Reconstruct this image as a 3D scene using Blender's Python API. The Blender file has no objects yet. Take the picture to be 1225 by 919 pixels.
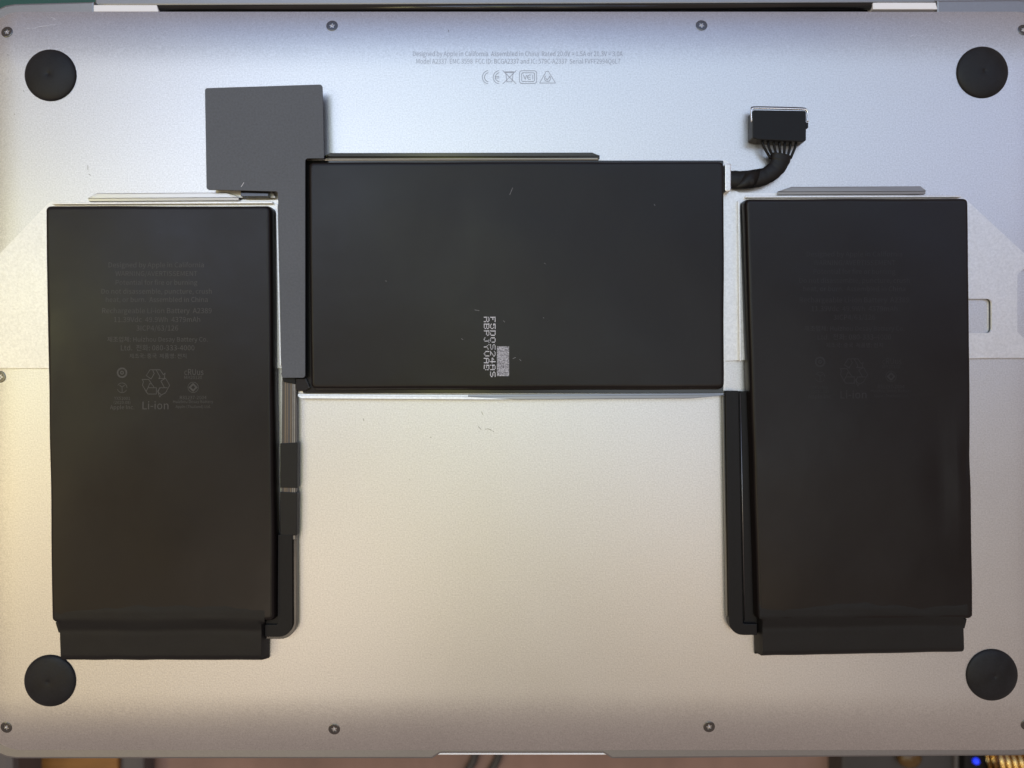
import bpy, bmesh, math, random
from mathutils import Vector, Matrix, noise
random.seed(7)
MM = 0.001
sc = bpy.context.scene
COL = sc.collection

# ------------------------------------------------------------------ camera
D = 0.2185                 # lens height above the laptop's flat underside (z = 0), metres
S = 0.000247               # metres per photo pixel on that underside
FW, FH = 1225.0, 919.0
cam_d = bpy.data.cameras.new('camera'); cam = bpy.data.objects.new('camera', cam_d); COL.objects.link(cam)
cam.location = (0, 0, D); cam.rotation_euler = (0, 0, 0)
cam_d.sensor_width = 36; cam_d.lens = 36 * D / (FW * S)
cam_d.clip_start = 0.01; cam_d.clip_end = 50
cam_d.dof.use_dof = True; cam_d.dof.focus_distance = D - 0.002; cam_d.dof.aperture_fstop = 6.8
sc.camera = cam

# ------------------------------------------------------------------ world, lamps, exposure
w = bpy.data.worlds.new('World'); sc.world = w; w.use_nodes = True
bg = w.node_tree.nodes['Background']; bg.inputs[0].default_value = (0.3546, 0.2783, 0.2465, 1); bg.inputs[1].default_value = 1.0

def area(name, loc, target, sx, sy, power, color):
    l = bpy.data.lights.new(name, 'AREA'); l.shape = 'RECTANGLE'; l.size = sx; l.size_y = sy
    l.energy = power; l.color = color
    o = bpy.data.objects.new(name, l); COL.objects.link(o); o.location = loc
    d = Vector(target) - Vector(loc); o.rotation_euler = d.to_track_quat('-Z', 'Y').to_euler()
    return o
area('cool_top_fill', (0.1, 0.16, 1.55), (0, 0, 0), 1.5, 0.3, 2.932, (0.752, 0.902, 1.000))  # added fill, carries the cool light down to the lower centre
area('window_light', (0.15, 0.75, 1.55), (0, 0, 0), 1.7, 0.5, 4.822, (0.486, 0.714, 1.000))
area('right_lamp', (1.2, 0.5, 1.4), (0, 0, 0), 0.4, 0.4, 1.289, (0.407, 0.566, 1.000))
area('left_lamp', (-1.1, 0.15, 1.4), (0, 0, 0), 0.2, 0.2, 1.774, (0.998, 1.000, 0.529))
area('far_cool_fill', (0, 1.7, 1.6), (0, 0, 0), 2.4, 0.8, 4.524, (0.145, 0.424, 1.000))  # added blue fill from far behind the hinge, no window of its own
area('overhead_fill', (-0.15, -0.02, 1.6), (0, 0, 0), 1, 0.12, 0.996, (0.966, 1.000, 0.360))  # added narrow fill, brightens the metal below the middle cell
area('front_left_fill', (-1.1, -0.7, 1.7), (0, 0, 0), 0.6, 0.6, 1.034, (1.000, 0.760, 0.353))  # added warm fill for the metal at the lower left
area('warm_left_fill', (-1.0, -0.2, 1.05), (0, 0, 0), 0.25, 0.25, 1.027, (1.000, 0.766, 0.353))  # added fill, warms and brightens the left side
area('upper_left_fill', (-0.65, 0.4, 1.5), (0, 0, 0), 0.4, 0.4, 2.442, (0.631, 0.739, 1.000))  # added fill, lifts the upper left of the cover
area('lower_left_fill', (-0.5, -0.55, 1.7), (0, 0, 0), 0.3, 0.3, 1.528, (1.000, 0.822, 0.642))  # added fill, one of a pair that leaves the lower middle darker
area('lower_right_fill', (0.5, -0.5, 1.7), (0, 0, 0), 0.3, 0.3, 0.901, (1.000, 0.720, 0.372))  # added fill, right half of the pair round the darker lower middle
sc.view_settings.view_transform = 'Standard'; sc.view_settings.look = 'None'
sc.view_settings.exposure = 0.0; sc.view_settings.gamma = 1.0
sc.view_settings.use_curve_mapping = False
sc.cycles.use_denoising = True
sc.cycles.max_bounces = 6

# ------------------------------------------------------------------ helpers
def at(px, py, h=0.0):
    """photo measurement at height h (mm) above the underside -> metres"""
    k = S * (D - h * MM) / D
    return ((px - FW / 2) * k, (FH / 2 - py) * k)

def P3(px, py, h):
    x, y = at(px, py, h); return Vector((x, y, h * MM))

def tag(o, label=None, cat=None, group=None, kind=None):
    if label: o['label'] = label
    if cat: o['category'] = cat
    if group: o['group'] = group
    if kind: o['kind'] = kind
    return o

def empty(name, loc):
    o = bpy.data.objects.new(name, None); COL.objects.link(o); o.location = loc; o.empty_display_size = 0.02
    return o

ROOTLOC = {}
def adopt(o, parent):
    if parent is not None:
        o.parent = parent
        if parent.type == 'EMPTY':
            o.matrix_parent_inverse = Matrix.Translation(-parent.location)
        else:
            m = parent.matrix_basis.copy()
            o.matrix_parent_inverse = m.inverted()
    return o

def link(name, me, mat, parent=None, smooth=False):
    o = bpy.data.objects.new(name, me); COL.objects.link(o)
    if mat and not me.materials: me.materials.append(mat)
    if smooth:
        for p in me.polygons: p.use_smooth = True
    return adopt(o, parent)

def mesh(name, verts, faces, mat, parent=None, smooth=False):
    me = bpy.data.meshes.new(name); me.from_pydata([tuple(v) for v in verts], [], faces); me.update()
    return link(name, me, mat, parent, smooth)

def from_bm(name, bm, mat, parent=None, smooth=False):
    me = bpy.data.meshes.new(name); bm.to_mesh(me); bm.free()
    return link(name, me, mat, parent, smooth)

def round_poly(pts, rad, seg=6):
    n = len(pts); out = []
    if not isinstance(rad, (list, tuple)): rad = [rad] * n
    for i in range(n):
        p = Vector(pts[i]); a = Vector(pts[i - 1]) - p; b = Vector(pts[(i + 1) % n]) - p
        r = rad[i]
        if r <= 0: out.append(tuple(p)); continue
        la, lb = a.length, b.length; a.normalize(); b.normalize()
        ang = a.angle(b); t = min(r / math.tan(ang / 2), la * .49, lb * .49); r2 = t * math.tan(ang / 2)
        c = p + (a + b).normalized() * (r2 / math.sin(ang / 2))
        s0 = p + a * t - c; s1 = p + b * t - c
        a0 = math.atan2(s0.y, s0.x); a1 = math.atan2(s1.y, s1.x); da = a1 - a0
        while da > math.pi: da -= 2 * math.pi
        while da < -math.pi: da += 2 * math.pi
        for k in range(seg + 1):
            th = a0 + da * k / seg; out.append((c.x + r2 * math.cos(th), c.y + r2 * math.sin(th)))
    return out

def prism(name, poly, z0, z1, mat, parent=None, bevel=0.0, seg=2):
    """extruded outline (metres) with softened edges"""
    bm = bmesh.new()
    vs = [bm.verts.new((x, y, z0)) for x, y in poly]
    f = bm.faces.new(vs); f.normal_update()
    if f.normal.z > 0: f.normal_flip()
    r = bmesh.ops.extrude_face_region(bm, geom=[f])
    for v in r['geom']:
        if isinstance(v, bmesh.types.BMVert): v.co.z = z1
    bmesh.ops.recalc_face_normals(bm, faces=bm.faces)
    if bevel > 0:
        top = [e for e in bm.edges if all(abs(v.co.z - z1) < 1e-7 for v in e.verts)]
        bmesh.ops.bevel(bm, geom=top, offset=bevel, segments=seg, affect='EDGES', profile=0.6, clamp_overlap=True)
    return from_bm(name, bm, mat, parent)

def plate(name, pts, h0, h1, mat, parent=None, rad=0.0, bevel=0.0, seg=6):
    """outline measured in the photo at its top height h1, mm heights"""
    poly = [at(x, y, h1) for x, y in pts]
    if isinstance(rad, (list, tuple)): rad = [r * MM for r in rad]
    else: rad = rad * MM
    return prism(name, round_poly(poly, rad, seg), h0 * MM, h1 * MM, mat, parent, bevel * MM)

def tube(name, pts, r, mat, parent=None, seg=8, radii=None, flat=1.0, cap=True):
    pts = [Vector(p) for p in pts]; vs = []; fs = []
    n = len(pts)
    for i, p in enumerate(pts):
        t = (pts[min(i + 1, n - 1)] - pts[max(i - 1, 0)]).normalized()
        side = Vector((-t.y, t.x, 0)); 
        if side.length < 1e-6: side = Vector((1, 0, 0))
        side.normalize(); up = t.cross(side) * -1
        if up.z < 0: up = -up
        rr = radii[i] if radii else r
        for k in range(seg):
            a = 2 * math.pi * k / seg
            vs.append(p + side * math.cos(a) * rr + up * math.sin(a) * rr * flat)
    for i in range(n - 1):
        for k in range(seg):
            fs.append((i * seg + k, i * seg + (k + 1) % seg, (i + 1) * seg + (k + 1) % seg, (i + 1) * seg + k))
    if cap:
        fs.append(tuple(range(seg))[::-1]); fs.append(tuple((n - 1) * seg + k for k in range(seg)))
    return mesh(name, vs, fs, mat, parent, True)

def smooth_path(pts, n=8):
    """Catmull-Rom through the points"""
    P = [Vector(p) for p in pts]; P = [2 * P[0] - P[1]] + P + [2 * P[-1] - P[-2]]; out = []
    for i in range(1, len(P) - 2):
        for k in range(n):
            t = k / n; a, b, c, d = P[i - 1], P[i], P[i + 1], P[i + 2]
            out.append(.5 * (2 * b + (c - a) * t + (2 * a - 5 * b + 4 * c - d) * t * t + (3 * b - a - 3 * c + d) * t ** 3))
    out.append(P[-2]); return out

# ------------------------------------------------------------------ materials
def new_mat(name):
    m = bpy.data.materials.new(name); m.use_nodes = True
    nt = m.node_tree; return m, nt, nt.nodes['Principled BSDF']

def N(nt, t, **kw):
    n = nt.nodes.new(t)
    for k, v in kw.items():
        if k in n.inputs.keys(): n.inputs[k].default_value = v
        else: setattr(n, k, v)
    return n

def surface(name, col, rough, metal=0.0, grain=0.0, grain_scale=2500, bump=0.0, bump_dist=0.00005, blotch=0.0, blotch_scale=20,
            rough_var=0.0, spec=0.5, coat=0.0, specks=0.0, speck_col=(0.7, 0.7, 0.68), stretch=(1, 1, 1), soft=0.0):
    m, nt, b = new_mat(name); L = nt.links
    b.inputs['Metallic'].default_value = metal; b.inputs['Roughness'].default_value = rough
    b.inputs['Specular IOR Level'].default_value = spec
    if coat: b.inputs['Coat Weight'].default_value = coat; b.inputs['Coat Roughness'].default_value = 0.35
    tc = N(nt, 'ShaderNodeTexCoord'); mp = N(nt, 'ShaderNodeMapping'); mp.inputs['Scale'].default_value = stretch
    L.new(tc.outputs['Object'], mp.inputs['Vector'])
    n1 = N(nt, 'ShaderNodeTexNoise', Scale=grain_scale, Detail=3.0, Roughness=0.6); L.new(mp.outputs[0], n1.inputs['Vector'])
    n2 = N(nt, 'ShaderNodeTexNoise', Scale=blotch_scale, Detail=6.0, Roughness=0.62); L.new(tc.outputs['Object'], n2.inputs['Vector'])
    r1 = N(nt, 'ShaderNodeMapRange'); r1.inputs[1].default_value = .3; r1.inputs[2].default_value = .7
    r1.inputs[3].default_value = 1 - grain; r1.inputs[4].default_value = 1 + grain; L.new(n1.outputs['Fac'], r1.inputs[0])
    r2 = N(nt, 'ShaderNodeMapRange'); r2.inputs[1].default_value = .3; r2.inputs[2].default_value = .7
    r2.inputs[3].default_value = 1 - blotch; r2.inputs[4].default_value = 1 + blotch; L.new(n2.outputs['Fac'], r2.inputs[0])
    mu = N(nt, 'ShaderNodeMath', operation='MULTIPLY'); L.new(r1.outputs[0], mu.inputs[0]); L.new(r2.outputs[0], mu.inputs[1])
    vm = N(nt, 'ShaderNodeVectorMath', operation='SCALE'); vm.inputs[0].default_value = col; L.new(mu.outputs[0], vm.inputs['Scale'])
    colout = vm.outputs[0]
    if specks > 0:
        v = N(nt, 'ShaderNodeTexVoronoi', Scale=130.0); L.new(tc.outputs['Object'], v.inputs['Vector'])
        n3 = N(nt, 'ShaderNodeTexNoise', Scale=60.0, Detail=2.0); L.new(tc.outputs['Object'], n3.inputs['Vector'])
        lt = N(nt, 'ShaderNodeMath', operation='LESS_THAN'); L.new(v.outputs['Distance'], lt.inputs[0]); lt.inputs[1].default_value = specks
        gt = N(nt, 'ShaderNodeMath', operation='GREATER_THAN'); L.new(n3.outputs['Fac'], gt.inputs[0]); gt.inputs[1].default_value = .56
        am = N(nt, 'ShaderNodeMath', operation='MULTIPLY'); L.new(lt.outputs[0], am.inputs[0]); L.new(gt.outputs[0], am.inputs[1])
        am2 = N(nt, 'ShaderNodeMath', operation='MULTIPLY'); L.new(am.outputs[0], am2.inputs[0]); am2.inputs[1].default_value = .6
        mx = N(nt, 'ShaderNodeMix', data_type='RGBA'); L.new(am2.outputs[0], mx.inputs[0]); L.new(colout, mx.inputs[6]); mx.inputs[7].default_value = (*speck_col, 1)
        colout = mx.outputs[2]
    L.new(colout, b.inputs['Base Color'])
    if rough_var:
        r3 = N(nt, 'ShaderNodeMapRange'); r3.inputs[1].default_value = .3; r3.inputs[2].default_value = .7
        r3.inputs[3].default_value = rough - rough_var; r3.inputs[4].default_value = rough + rough_var
        L.new(n2.outputs['Fac'], r3.inputs[0]); L.new(r3.outputs[0], b.inputs['Roughness'])
    if soft:
        n5 = N(nt, 'ShaderNodeTexNoise', Scale=38.0, Detail=3.0, Roughness=0.55); L.new(tc.outputs['Object'], n5.inputs['Vector'])
        b2 = N(nt, 'ShaderNodeBump', Strength=soft, Distance=0.0004); L.new(n5.outputs['Fac'], b2.inputs['Height']); L.new(b2.outputs[0], b.inputs['Normal'])
    if bump:
        bp = N(nt, 'ShaderNodeBump', Strength=bump, Distance=bump_dist); L.new(n1.outputs['Fac'], bp.inputs['Height']); L.new(bp.outputs[0], b.inputs['Normal'])
        if soft: L.new(b2.outputs[0], bp.inputs['Normal'])
    return m

M = {}
M['alu'] = surface('anodised_aluminium', (0.60, 0.60, 0.605), 0.39, 1.0, grain=0.13, grain_scale=2300, bump=0.6, bump_dist=0.00005, blotch=0.028, blotch_scale=14, rough_var=0.02, specks=0.02, speck_col=(0.33, 0.32, 0.3))
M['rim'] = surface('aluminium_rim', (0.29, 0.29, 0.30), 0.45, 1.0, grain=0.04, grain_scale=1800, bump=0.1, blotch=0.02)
M['tray'] = surface('stamped_tray_alloy', (0.715, 0.71, 0.70), 0.45, 1.0, grain=0.09, grain_scale=1500, bump=0.5, bump_dist=0.00008, blotch=0.02, rough_var=0.03)
M['lip'] = surface('folded_steel', (0.27, 0.265, 0.265), 0.36, 1.0, grain=0.08, grain_scale=900, stretch=(.03, 1, 1), blotch=0.03)
M['silver'] = surface('satin_silver_lip', (0.44, 0.435, 0.43), 0.33, 1.0, grain=0.08, grain_scale=900, stretch=(.03, 1, 1), blotch=0.05)
M['film'] = surface('black_pouch_film', (0.0066, 0.0047, 0.0047), 0.33, 0.0, grain=0.06, grain_scale=900, bump=0.05, blotch=0.10, blotch_scale=25, rough_var=0.06, spec=0.28, soft=0.5)
M['tape'] = surface('black_cloth_tape', (0.0085, 0.008, 0.008), 0.46, 0.0, grain=0.12, grain_scale=1600, bump=0.15, blotch=0.08, rough_var=0.05, spec=0.27)
M['sheet'] = surface('graphite_sheet', (0.091, 0.099, 0.115), 0.56, 0.0, grain=0.12, grain_scale=1700, bump=0.3, bump_dist=0.00006, blotch=0.05, blotch_scale=40, spec=0.5)
M['plastic'] = surface('black_plastic', (0.0075, 0.0075, 0.0085), 0.42, 0.0, grain=0.10, grain_scale=1200, bump=0.10, blotch=0.05, spec=0.2)
M['gloss'] = surface('glossy_black_edge', (0.012, 0.012, 0.012), 0.18, 0.0, grain=0.05, blotch=0.05)
M['rubber'] = surface('black_rubber', (0.009, 0.0092, 0.0108), 0.48, 0.0, grain=0.2, grain_scale=1800, bump=0.3, bump_dist=0.00005, blotch=0.4, blotch_scale=160, rough_var=0.08, spec=0.28, specks=0.03, speck_col=(.16, .16, .16))
M['flex'] = surface('flex_ribbon', (0.075, 0.066, 0.058), 0.35, 0.0, grain=0.08, stretch=(1, .02, 1), blotch=0.05)
M['copper'] = surface('copper_trace', (0.17, 0.135, 0.10), 0.4, 0.6, grain=0.08, blotch=0.1, blotch_scale=200)
M['steel'] = surface('screw_steel', (0.15, 0.147, 0.143), 0.28, 1.0, grain=0.1, blotch=0.1, blotch_scale=400)
M['pin'] = surface('bright_pin', (0.9, 0.9, 0.9), 0.15, 1.0)
M['wire'] = surface('bail_wire', (0.75, 0.75, 0.76), 0.2, 1.0)
M['glint_white'] = surface('hinge_glint_white', (0.92, 0.92, 0.95), 0.3, 0.0, spec=0.6)  # white colour in place of reflected light on hinge ends and notch edge
M['print'] = surface('grey_print', (0.046, 0.0435, 0.042), 0.5, 0.0, grain=0.2, grain_scale=1500, blotch=0.25, blotch_scale=90)
M['ghost'] = surface('worn_print', (0.0185, 0.0172, 0.0185), 0.34, 0.0, spec=0.28, grain=0.2, blotch=0.25, blotch_scale=120)
M['inkjet'] = surface('white_inkjet', (0.62, 0.62, 0.66), 0.6, 0.0, grain=0.15, blotch=0.3, blotch_scale=300)
M['patch'] = surface('pale_print_patch', (0.34, 0.34, 0.37), 0.6, 0.0, grain=0.85, grain_scale=2600, blotch=0.25, blotch_scale=700)
M['etch'] = surface('laser_etch', (0.34, 0.34, 0.36), 0.55, 1.0, grain=0.1, blotch=0.08, blotch_scale=60)
M['desk'] = surface('desk_laminate', (0.25, 0.155, 0.125), 0.5, 0.0, grain=0.1, grain_scale=60, stretch=(1, .1, 1), blotch=0.25, blotch_scale=12)
M['mat_green'] = surface('green_vinyl', (0.012, 0.085, 0.07), 0.5, 0.0, grain=0.1, blotch=0.1)
M['mat_line'] = surface('mat_line_print', (0.62, 0.66, 0.64), 0.6)
M['wood'] = surface('orange_wood', (0.30, 0.135, 0.03), 0.5, 0.0, grain=0.3, grain_scale=90, stretch=(.1, 1, 1), blotch=0.2)
M['darkgrey'] = surface('dark_grey_plastic', (0.045, 0.042, 0.042), 0.5, 0.0, grain=0.1, blotch=0.15)
M['midgrey'] = surface('mid_grey_plastic', (0.11, 0.10, 0.10), 0.5, 0.0, grain=0.1, blotch=0.15)
M['amber'] = surface('amber_plastic', (0.09, 0.045, 0.008), 0.3, 0.0, blotch=0.3)
M['brass'] = surface('polished_brass', (0.72, 0.48, 0.18), 0.22, 1.0, blotch=0.1)
M['pale'] = surface('pale_paper', (0.55, 0.48, 0.42), 0.6, 0.0, blotch=0.15)
M['card'] = surface('brown_cardboard', (0.28, 0.19, 0.11), 0.75, 0.0, grain=0.1, grain_scale=400, blotch=0.1)
m, nt, b = new_mat('blue_indicator'); b.inputs['Base Color'].default_value = (0.0, 0.01, 0.3, 1)
b.inputs['Emission Color'].default_value = (0.02, 0.05, 1, 1); b.inputs['Emission Strength'].default_value = 1.2; M['led'] = m

# ------------------------------------------------------------------ desk, stand and clutter below (out of focus)
ZT = -110.0                 # desk top, mm
desk = mesh('desk', [(-1.2, -0.9, ZT * MM), (1.2, -0.9, ZT * MM), (1.2, 0.9, ZT * MM), (-1.2, 0.9, ZT * MM),
                     (-1.2, -0.9, (ZT - 30) * MM), (1.2, -0.9, (ZT - 30) * MM), (1.2, 0.9, (ZT - 30) * MM), (-1.2, 0.9, (ZT - 30) * MM)],
            [(0, 1, 2, 3), (7, 6, 5, 4), (0, 4, 5, 1), (1, 5, 6, 2), (2, 6, 7, 3), (3, 7, 4, 0)], M['desk'])
tag(desk, kind='structure')

def box_xy(x0, x1, y0, y1): return [(x0, y0), (x1, y0), (x1, y1), (x0, y1)]
stand = prism('cardboard_box', box_xy(-.11, .11, -.07, .07), ZT * MM + .0005, -.0166, M['card'], None, .001)
tag(stand, 'brown cardboard box propping the laptop up from below', 'box')

cm = empty('cutting_mat', (0, .30, ZT * MM))
tag(cm, 'dark green cutting mat showing past the laptop hinge', 'cutting mat')
prism('mat_sheet', round_poly(box_xy(-.42, .42, .155, .50), .006), (ZT + .3) * MM, (ZT + 3.3) * MM, M['mat_green'], cm, .0004)
a0 = at(-6, 0, ZT)[0]; a1 = at(0, 0, ZT)[0]
for x0, y0, x1, y1, wd in ((-.262, .155, -.215, .185, .0022), (-.40, .19, .40, .19, .0012), (-.40, .24, .40, .24, .0012), (.35, .165, .35, .49, .0012)):
    d = Vector((x1 - x0, y1 - y0)).normalized(); n_ = Vector((-d.y, d.x)) * wd
    prism('grid_line', [(x0 + n_.x, y0 + n_.y), (x1 + n_.x, y1 + n_.y), (x1 - n_.x, y1 - n_.y), (x0 - n_.x, y0 - n_.y)], (ZT + 3.32) * MM, (ZT + 3.4) * MM, M['mat_line'], cm)

def low(px0, px1, py0, length, h): # footprint whose near edge sits at photo row py0
    x0, y1 = at(px0, py0, h); x1, _ = at(px1, py0, h)
    return box_xy(x0, x1, y1 - length, y1)
o = prism('wooden_ruler', round_poly(low(20, 141, 880, .07, ZT + 12), .001), (ZT + .3) * MM, (ZT + 12) * MM, M['wood'], None, .001)
tag(o, 'orange brown wooden board beneath the lower left laptop edge', 'board'); o.name = 'wooden_board'
o = prism('grey_eraser', round_poly(low(142, 172, 880, .05, ZT + 10), .003), (ZT + .3) * MM, (ZT + 10) * MM, M['midgrey'], None, .002)
o.name = 'grey_block'; tag(o, 'small grey block beside the orange brown wooden board', 'block')
o = prism('grey_case', round_poly(low(-60, 16, 872, .06, ZT + 30), .006), (ZT + .3) * MM, (ZT + 30) * MM, M['midgrey'], None, .003)
tag(o, 'blurred grey case at the lower left corner of the picture', 'case')
for i, (px, lab) in enumerate(((566, 'thin dark cable running out from under the thumb notch, left one'), (594, 'thin dark cable running out from under the thumb notch, right one'))):
    p = [P3(px, 860, ZT + 2.3), P3(px + 3, 900, ZT + 2.3), P3(px - 8, 925, ZT + 2.3), P3(px - 30, 960, ZT + 2.3)]
    o = tube('dark_cable', smooth_path(p, 6), .0018, M['darkgrey']); tag(o, lab, 'cable', 'cables under the laptop')
# dark tray with an amber knob
t = empty('dark_tray', P3(1045, 915, ZT)); tag(t, 'dark grey tray with an amber knob at the lower right', 'tray')
prism('tray_body', round_poly(low(1007, 1142, 870, .09, ZT + 14), .004), (ZT + .3) * MM, (ZT + 14) * MM, M['darkgrey'], t, .0015)
prism('tray_edge', round_poly(low(1142.6, 1152, 870, .09, ZT + 16), .001), (ZT + .3) * MM, (ZT + 16) * MM, M['midgrey'], t, .0008)
c = P3(1090, 909, ZT + 18)
bm = bmesh.new(); bmesh.ops.create_uvsphere(bm, u_segments=20, v_segments=12, radius=.0042, matrix=Matrix.Translation((c.x, c.y, (ZT + 16.5) * MM)) @ Matrix.Diagonal((1.2, 1, .7, 1)))
from_bm('knob', bm, M['amber'], t, True)
# small black device with a lit blue indicator
t = empty('indicator_box', P3(1170, 914, ZT)); tag(t, 'small black device with a lit blue indicator', 'device')
prism('device_body', round_poly(low(1153.5, 1182, 874, .055, ZT + 20), .003), (ZT + .3) * MM, (ZT + 20) * MM, M['plastic'], t, .0015)
c = P3(1168, 911, ZT + 20.5)
bm = bmesh.new(); bmesh.ops.create_uvsphere(bm, u_segments=20, v_segments=12, radius=.0013, matrix=Matrix.Translation((c.x, c.y, (ZT + 20.3) * MM)))
from_bm('blue_light', bm, M['led'], t, True)
# pale paper scrap and brass spring
pts = [at(x, y, ZT + 6) for x, y in ((1178, 925), (1184, 908), (1196, 906), (1206, 916), (1200, 935))]
o = prism('paper_scrap', pts, (ZT + .3) * MM, (ZT + 6) * MM, M['pale'], None, .0005); tag(o, 'crumpled pale paper scrap beside the brass coil', 'paper')
cp = []
for k in range(240):
    a = k / 240 * 2 * math.pi * 9; tt = k / 240
    x, y = at(1186 + tt * 70, 910 + 2 * math.sin(tt * 5), ZT + 22)
    cp.append((x, y + .0062 * math.cos(a), (ZT + 22) * MM + .0062 * math.sin(a)))
o = tube('brass_coil', cp, .0011, M['brass'], None, 8); tag(o, 'shiny brass wire coil at the lower right corner', 'coil')
bl = prism('coil_block', round_poly(low(1184, 1262, 896, .045, ZT + 14.5), .002), (ZT + .3) * MM, (ZT + 14.5) * MM, M['darkgrey'], None, .001)
bl.name = 'black_block'; tag(bl, 'black block that the brass wire coil lies on', 'block')

# ------------------------------------------------------------------ laptop, underside up
lap = empty('laptop', (0, 0, -.016))
tag(lap, 'closed silver laptop lying underside up with four black rubber feet', 'laptop')
# outline of the bottom cover in metres
CX0, CX1 = at(-18, 0, -2)[0], at(1258, 0, -2)[0]
CY1, CY0 = at(0, 13.0, -2)[1], at(0, 898.5, -2)[1]
CR = .0105
def cover_sd(x, y):
    cx, cy = (CX0 + CX1) / 2, (CY0 + CY1) / 2; hx, hy = (CX1 - CX0) / 2 - CR, (CY1 - CY0) / 2 - CR
    qx, qy = abs(x - cx) - hx, abs(y - cy) - hy
    return math.hypot(max(qx, 0), max(qy, 0)) + min(max(qx, qy), 0) - CR
CB, CDROP = .019, .0026
def cover_z(x, y):
    cx, cy = (CX0 + CX1) / 2, (CY0 + CY1) / 2; r_ = .016   # the long edges roll off more than the short ones
    qx, qy = abs(x - cx) - ((CX1 - CX0) / 2 + .006 - r_), abs(y - cy) - ((CY1 - CY0) / 2 - r_)
    d = -(math.hypot(max(qx, 0), max(qy, 0)) + min(max(qx, qy), 0) - r_)
    if d >= CB: return 0.0
    t = min(1.0, max(0.0, 1 - d / CB)); return -CDROP * t ** 2.4
def cover_n(x, y):
    e = .0004; return Vector((cover_z(x - e, y) - cover_z(x + e, y), cover_z(x, y - e) - cover_z(x, y + e), 2 * e)).normalized()
def axis_steps(a, b, near, fine, coarse):
    out = [a]; L_ = b - a; x = 0
    while x < L_ / 2:
        x += fine if x < near else coarse; out.append(a + min(x, L_ / 2))
    left = out; right = [b - (v - a) for v in reversed(left[:-1])]
    return left + right
xs = axis_steps(CX0, CX1, .022, .0011, .010); ys = axis_steps(CY0, CY1, .022, .0011, .010)
vs, fs = [], []
for y in ys:
    for x in xs:
        sd = cover_sd(x, y)
        X, Y = x, y
        if sd > 0:
            cx = min(max(x, CX0 + CR), CX1 - CR); cy = min(max(y, CY0 + CR), CY1 - CR)
            v = Vector((x - cx, y - cy)); v = v.normalized() * CR; X, Y = cx + v.x, cy + v.y
        vs.append((X, Y, cover_z(X, Y)))
nx = len(xs); ny = len(ys)
for j in range(ny - 1):
    for i in range(nx - 1):
        fs.append((j * nx + i, j * nx + i + 1, (j + 1) * nx + i + 1, (j + 1) * nx + i))
loop = [i for i in range(nx)] + [j * nx + nx - 1 for j in range(1, ny)] + [(ny - 1) * nx + i for i in range(nx - 2, -1, -1)] + [j * nx for j in range(ny - 2, 0, -1)]
base = len(vs); seen = []
for i in loop: vs.append((vs[i][0], vs[i][1], vs[i][2] - .0008))
for k in range(len(loop)):
    a, b_ = loop[k], loop[(k + 1) % len(loop)]; fs.append((b_, a, base + k, base + (k + 1) % len(loop)))
cover = mesh('bottom_cover', vs, fs, M['alu'], lap, True)
bm = bmesh.new(); bm.from_mesh(cover.data); bmesh.ops.remove_doubles(bm, verts=bm.verts, dist=1e-6); bmesh.ops.dissolve_degenerate(bm, edges=bm.edges, dist=1e-6)
bm.to_mesh(cover.data); bm.free()
for e in cover.data.edges: pass
es = cover.modifiers.new('edge_split', 'EDGE_SPLIT'); es.split_angle = math.radians(50)

# body rim with the thumb notch in the front edge
zr = -3.0
def R_(px, py): return at(px, py, zr)
rim = [R_(-25, 60), R_(-25, 908), R_(517, 908), R_(527, 901.5), R_(722, 901.5), R_(732, 908), R_(1265, 904), R_(1265, -1), R_(1120.6, 0), R_(1120.6, 17), R_(112.6, 19), R_(112.6, 1.5), R_(-25, 5.5)]
rim = round_poly(rim[1:], [.011, .0006, .0006, .0006, .0006, .011, .011, 0, 0, 0, 0, .011])
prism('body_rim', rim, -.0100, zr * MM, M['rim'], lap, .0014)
# edge highlight of the thumb notch, built as a white strip
prism('notch_highlight', [at(523, 903.6, -3.6), at(524, 900.8, -3.6), at(724, 900.8, -3.6), at(726, 903.6, -3.6)], -.0095, -.0036, M['glint_white'], lap, .0004)
# lid underneath and its rear edge past the hinge
lidp = [at(-25, 900, -10.2), at(1265, 897, -10.2), at(1265, -4, -10.2), at(1121.2, -5, -10.2), at(112, 5, -10.2), at(-25, 9, -10.2)]
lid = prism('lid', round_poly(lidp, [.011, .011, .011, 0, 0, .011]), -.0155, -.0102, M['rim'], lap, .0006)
prism('lid_rear_edge', [at(113.4, 6.6, -5.5), at(1119.8, 3.6, -5.5), at(1119.8, -6, -5.5), at(113.4, -4, -5.5)], -.0101, -.0055, M['rim'], lap, .0005)
# hinge barrel and its two ends, their reflected brightness put into white colour
tube('hinge_barrel', [P3(185, 10.8, -4.6), P3(1048, 7.6, -4.6)], .0011, M['gloss'], lap, 16)
prism('hinge_gap', [at(112.9, 18, -6.4), at(112.9, 5, -6.4), at(1120.3, 2, -6.4), at(1120.3, 15, -6.4)], -.0095, -.0064, M['plastic'], lap)
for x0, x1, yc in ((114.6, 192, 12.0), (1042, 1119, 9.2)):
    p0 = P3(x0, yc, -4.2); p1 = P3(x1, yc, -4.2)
    prism('hinge_end', round_poly([(p0.x, p0.y - .0011), (p1.x, p1.y - .0011), (p1.x - .0006, p1.y + .0009), (p0.x, p0.y + .0009)], .0002), -.0063, -.0030, M['glint_white'], lap, .0004)

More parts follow.
